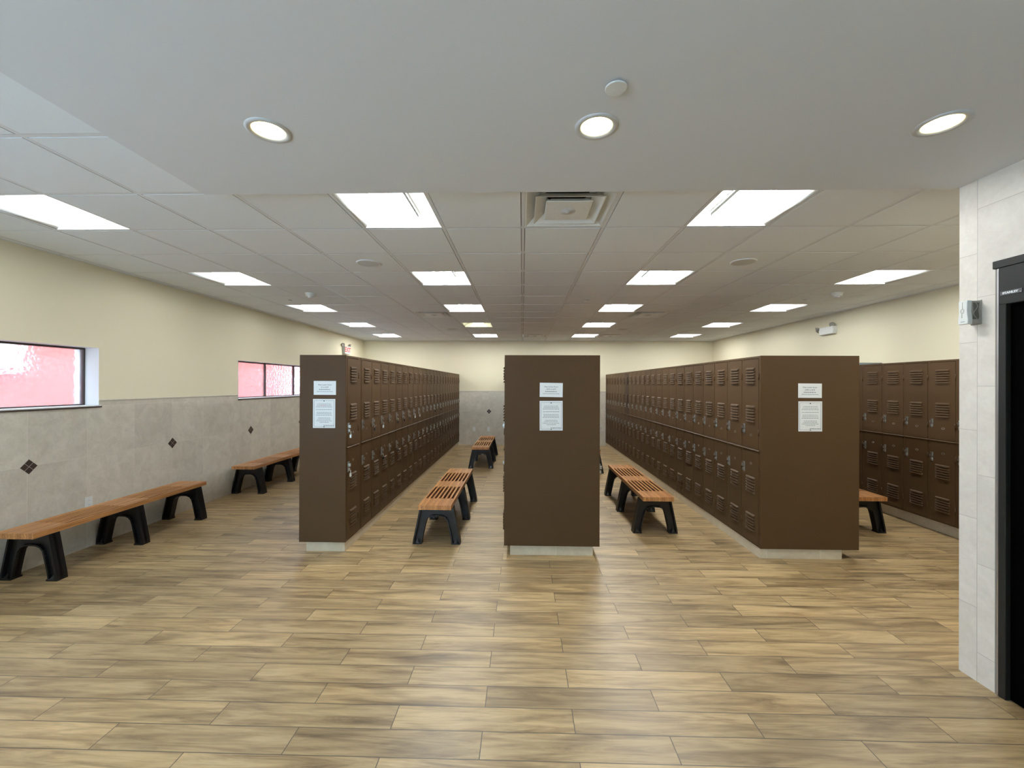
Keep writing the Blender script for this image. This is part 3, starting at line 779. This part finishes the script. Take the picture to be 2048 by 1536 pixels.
for k, (x, y, lab) in enumerate(((-4.095, 3.255, 'long slatted wooden bench on black legs against the left wall, nearest the camera'),
        (-4.098, 6.020, 'slatted wooden bench along the left wall, partly behind the left lockers'),
        (-.877, 4.155, 'slatted wooden bench in the left centre aisle, near the camera'),
        (-.808, 8.050, 'slatted wooden bench in the left centre aisle, far end by the back wall'),
        (1.482, 4.555, 'slatted wooden bench in the right centre aisle, near end by the right block'),
        (1.274, 7.685, 'bench in the right centre aisle, only one black leg showing past the middle block'),
        (3.823, 4.650, 'slatted wooden bench beside the right wall lockers, mostly behind the right block'))):
    t = bn if k == 0 else copy_tree(bn); t.location = (x, y, 0); tag(t, lab, 'bench', 'slatted benches')

# ------------------------------------------------------------------ small wall things
def outlet():
    t = link('wall_outlet', None)
    b = MB(); b.box(-.036,.036,-.006,0,-.058,.058); obj('cover_plate', b, M_PLAST, t, bevel=.002)
    for z in (-.021, .021):
        b = MB(); b.box(-.016,.016,-.008,-.006,z-.014,z+.014); s = obj('socket', b, M_TBAR, t, bevel=.002)
        b = MB()
        for x in (-.006,.006): b.box(x-.001,x+.001,-.0086,-.0079,z-.003,z+.007)
        obj('slot', b, M_DARK, s)
    return t
ot = outlet(); ot.location = (XL+.007, 4.075, .447); ot.rotation_euler = (0,0,PI/2); tag(ot, 'white wall outlet on the left tile wall just above the near bench', 'outlet', 'white wall outlets')
dup(ot, (-1.313, YB-.007, .43), 0, 'white wall outlet on the back wall, left of the far bench', 'white wall outlets')
dup(ot, (-.916, YB-.007, .43), 0, 'white wall outlet on the back wall under the dark diamond tile', 'white wall outlets')

# lamp heads shared by the emergency units
def lamp_head(parent, loc, rz, tilt=.2):
    M4 = Matrix.Translation(loc) @ Matrix.Rotation(rz, 4, 'Z') @ Matrix.Rotation(PI/2+tilt, 4, 'X')
    b = MB(); b.lathe([(0,-.035),(.022,-.033),(.036,-.010),(.040,.016),(.037,.018),(.034,.012),(0,.010)], 20, M4)
    b.tube([loc, (loc[0], loc[1]+.02, loc[2]-.055)], .008)
    obj('lamp_head', b, M_PLASTG, parent)
# local frame: wall at y=0, unit toward -y
ex = thing('exit_sign', 'red and white exit sign with two emergency lamp heads on the left wall', 'exit sign', (XL, 10.11, 2.48), PI/2)
b = MB(); b.box(-.16,.16,-.072,0,-.095,.095); obj('housing', b, M_PLAST, ex, bevel=.004)
link('lettering', text_mesh('EXIT', .165, M_RED, .001, .004), ex, (0,-.0735,-.002), (PI/2,0,0))
lamp_head(ex, (-.215,-.045,.115), -.5); lamp_head(ex, (.195,-.045,.125), .5)
em = thing('emergency_light', 'white twin-head emergency light high on the right wall', 'emergency light', (XR, 7.075, 2.565), -PI/2)
b = MB(); b.prism([(-.15,-.062),(.15,-.062),(.165,.0),(.15,.062),(-.15,.062),(-.165,0)], -.07, 0, 'y'); obj('housing', b, M_PLAST, em, bevel=.008)
lamp_head(em, (-.235,-.05,.045), -.6); lamp_head(em, (.12,-.05,.088), .5)

# air freshener dispenser on the partition corner
af = thing('air_freshener', 'white air freshener dispenser on the pale tiled partition corner', 'dispenser', (NX+.0005, 2.392, 1.990), -PI/2)
b = MB(); b.prism([(-.025,.000),(.025,.000),(.027,.02),(.022,.07),(.024,.131),(-.024,.131),(-.022,.07),(-.027,.02)], -.076, -.050, 'y'); obj('front_cover', b, M_PLAST, af, bevel=.003)
b = MB(); b.box(-.023,.022,-.050,-.004,.004,.129); obj('side_shell', b, M_PLASTG, af, bevel=.002)
b = MB(); b.box(-.028,.028,-.006,0,-.002,.133); obj('back_plate', b, M_PLASTG, af, bevel=.002)
b = MB(); b.prism([(-.046,.026),(-.016,.026),(-.011,.040),(-.016,.075),(-.011,.118),(-.043,.118),(-.041,.075)], .0215, .0235, 'x'); obj('side_opening', b, M_PLASTD, af)
b = MB(); b.tube([(.024,-.032+.011*math.sin(k*.9),.118-k*.0115) for k in range(9)], .0020, 6); obj('wave_rib', b, M_PLASTG, af)
b = MB(); b.tube([(-.002+.009*math.cos(k*PI/10),-.0765,.074+.012*math.sin(k*PI/10)) for k in range(21)], .0009, 6)
b.tube([(-.002,-.0765,.086),(-.002,-.0765,.124)], .0009, 6); b.tube([(-.004,-.0765,.062),(-.004,-.0765,.036)], .0009, 6); obj('embossed_line', b, M_PLASTG, af)
b = MB(); b.box(-.010,.010,-.0770,-.0758,.012,.016); obj('logo_mark', b, M_LAM, af)

# ------------------------------------------------------------------ daylight
w = bpy.data.worlds.new('sky'); SC.world = w; w.use_nodes = True
bg = w.node_tree.nodes['Background']; bg.inputs[0].default_value = (.47, .73, 1.0, 1); bg.inputs[1].default_value = 10.
sl = bpy.data.lights.new('sun', 'SUN'); sl.energy = 3.6; sl.angle = .01; sl.color = (1., .95, .88)
so = bpy.data.objects.new('sun', sl); COL.objects.link(so)
so.rotation_euler = Vector((.55, -.35, 1.0)).normalized().to_track_quat('Z', 'Y').to_euler()

# ------------------------------------------------------------------ camera
yaw, pit, rol = .0247, .002, .0037
F = Vector((-math.sin(yaw)*math.cos(pit), math.cos(yaw)*math.cos(pit), math.sin(pit)))
R = Vector((math.cos(yaw), math.sin(yaw), 0)); U = R.cross(F)
R2 = R*math.cos(rol)+U*math.sin(rol); U2 = -R*math.sin(rol)+U*math.cos(rol)
cd = bpy.data.cameras.new('camera'); cam = bpy.data.objects.new('camera', cd); COL.objects.link(cam)
Mx = Matrix((R2, U2, -F)).transposed().to_4x4(); Mx.translation = (0, 0, CAM_H); cam.matrix_world = Mx
cd.sensor_width = 36; cd.lens = 833.2/2048*36; cd.clip_start = .05; cd.clip_end = 200
SC.camera = cam

vs = SC.view_settings; vs.view_transform = 'Standard'; vs.look = 'None'; vs.exposure = .24; vs.gamma = 1; vs.use_curve_mapping = False
SC.cycles.use_denoising = True
SC.cycles.max_bounces = 8; SC.cycles.diffuse_bounces = 4; SC.cycles.use_adaptive_sampling = True; SC.cycles.adaptive_threshold = .04; SC.cycles.transmission_bounces = 6; SC.cycles.sample_clamp_indirect = 6
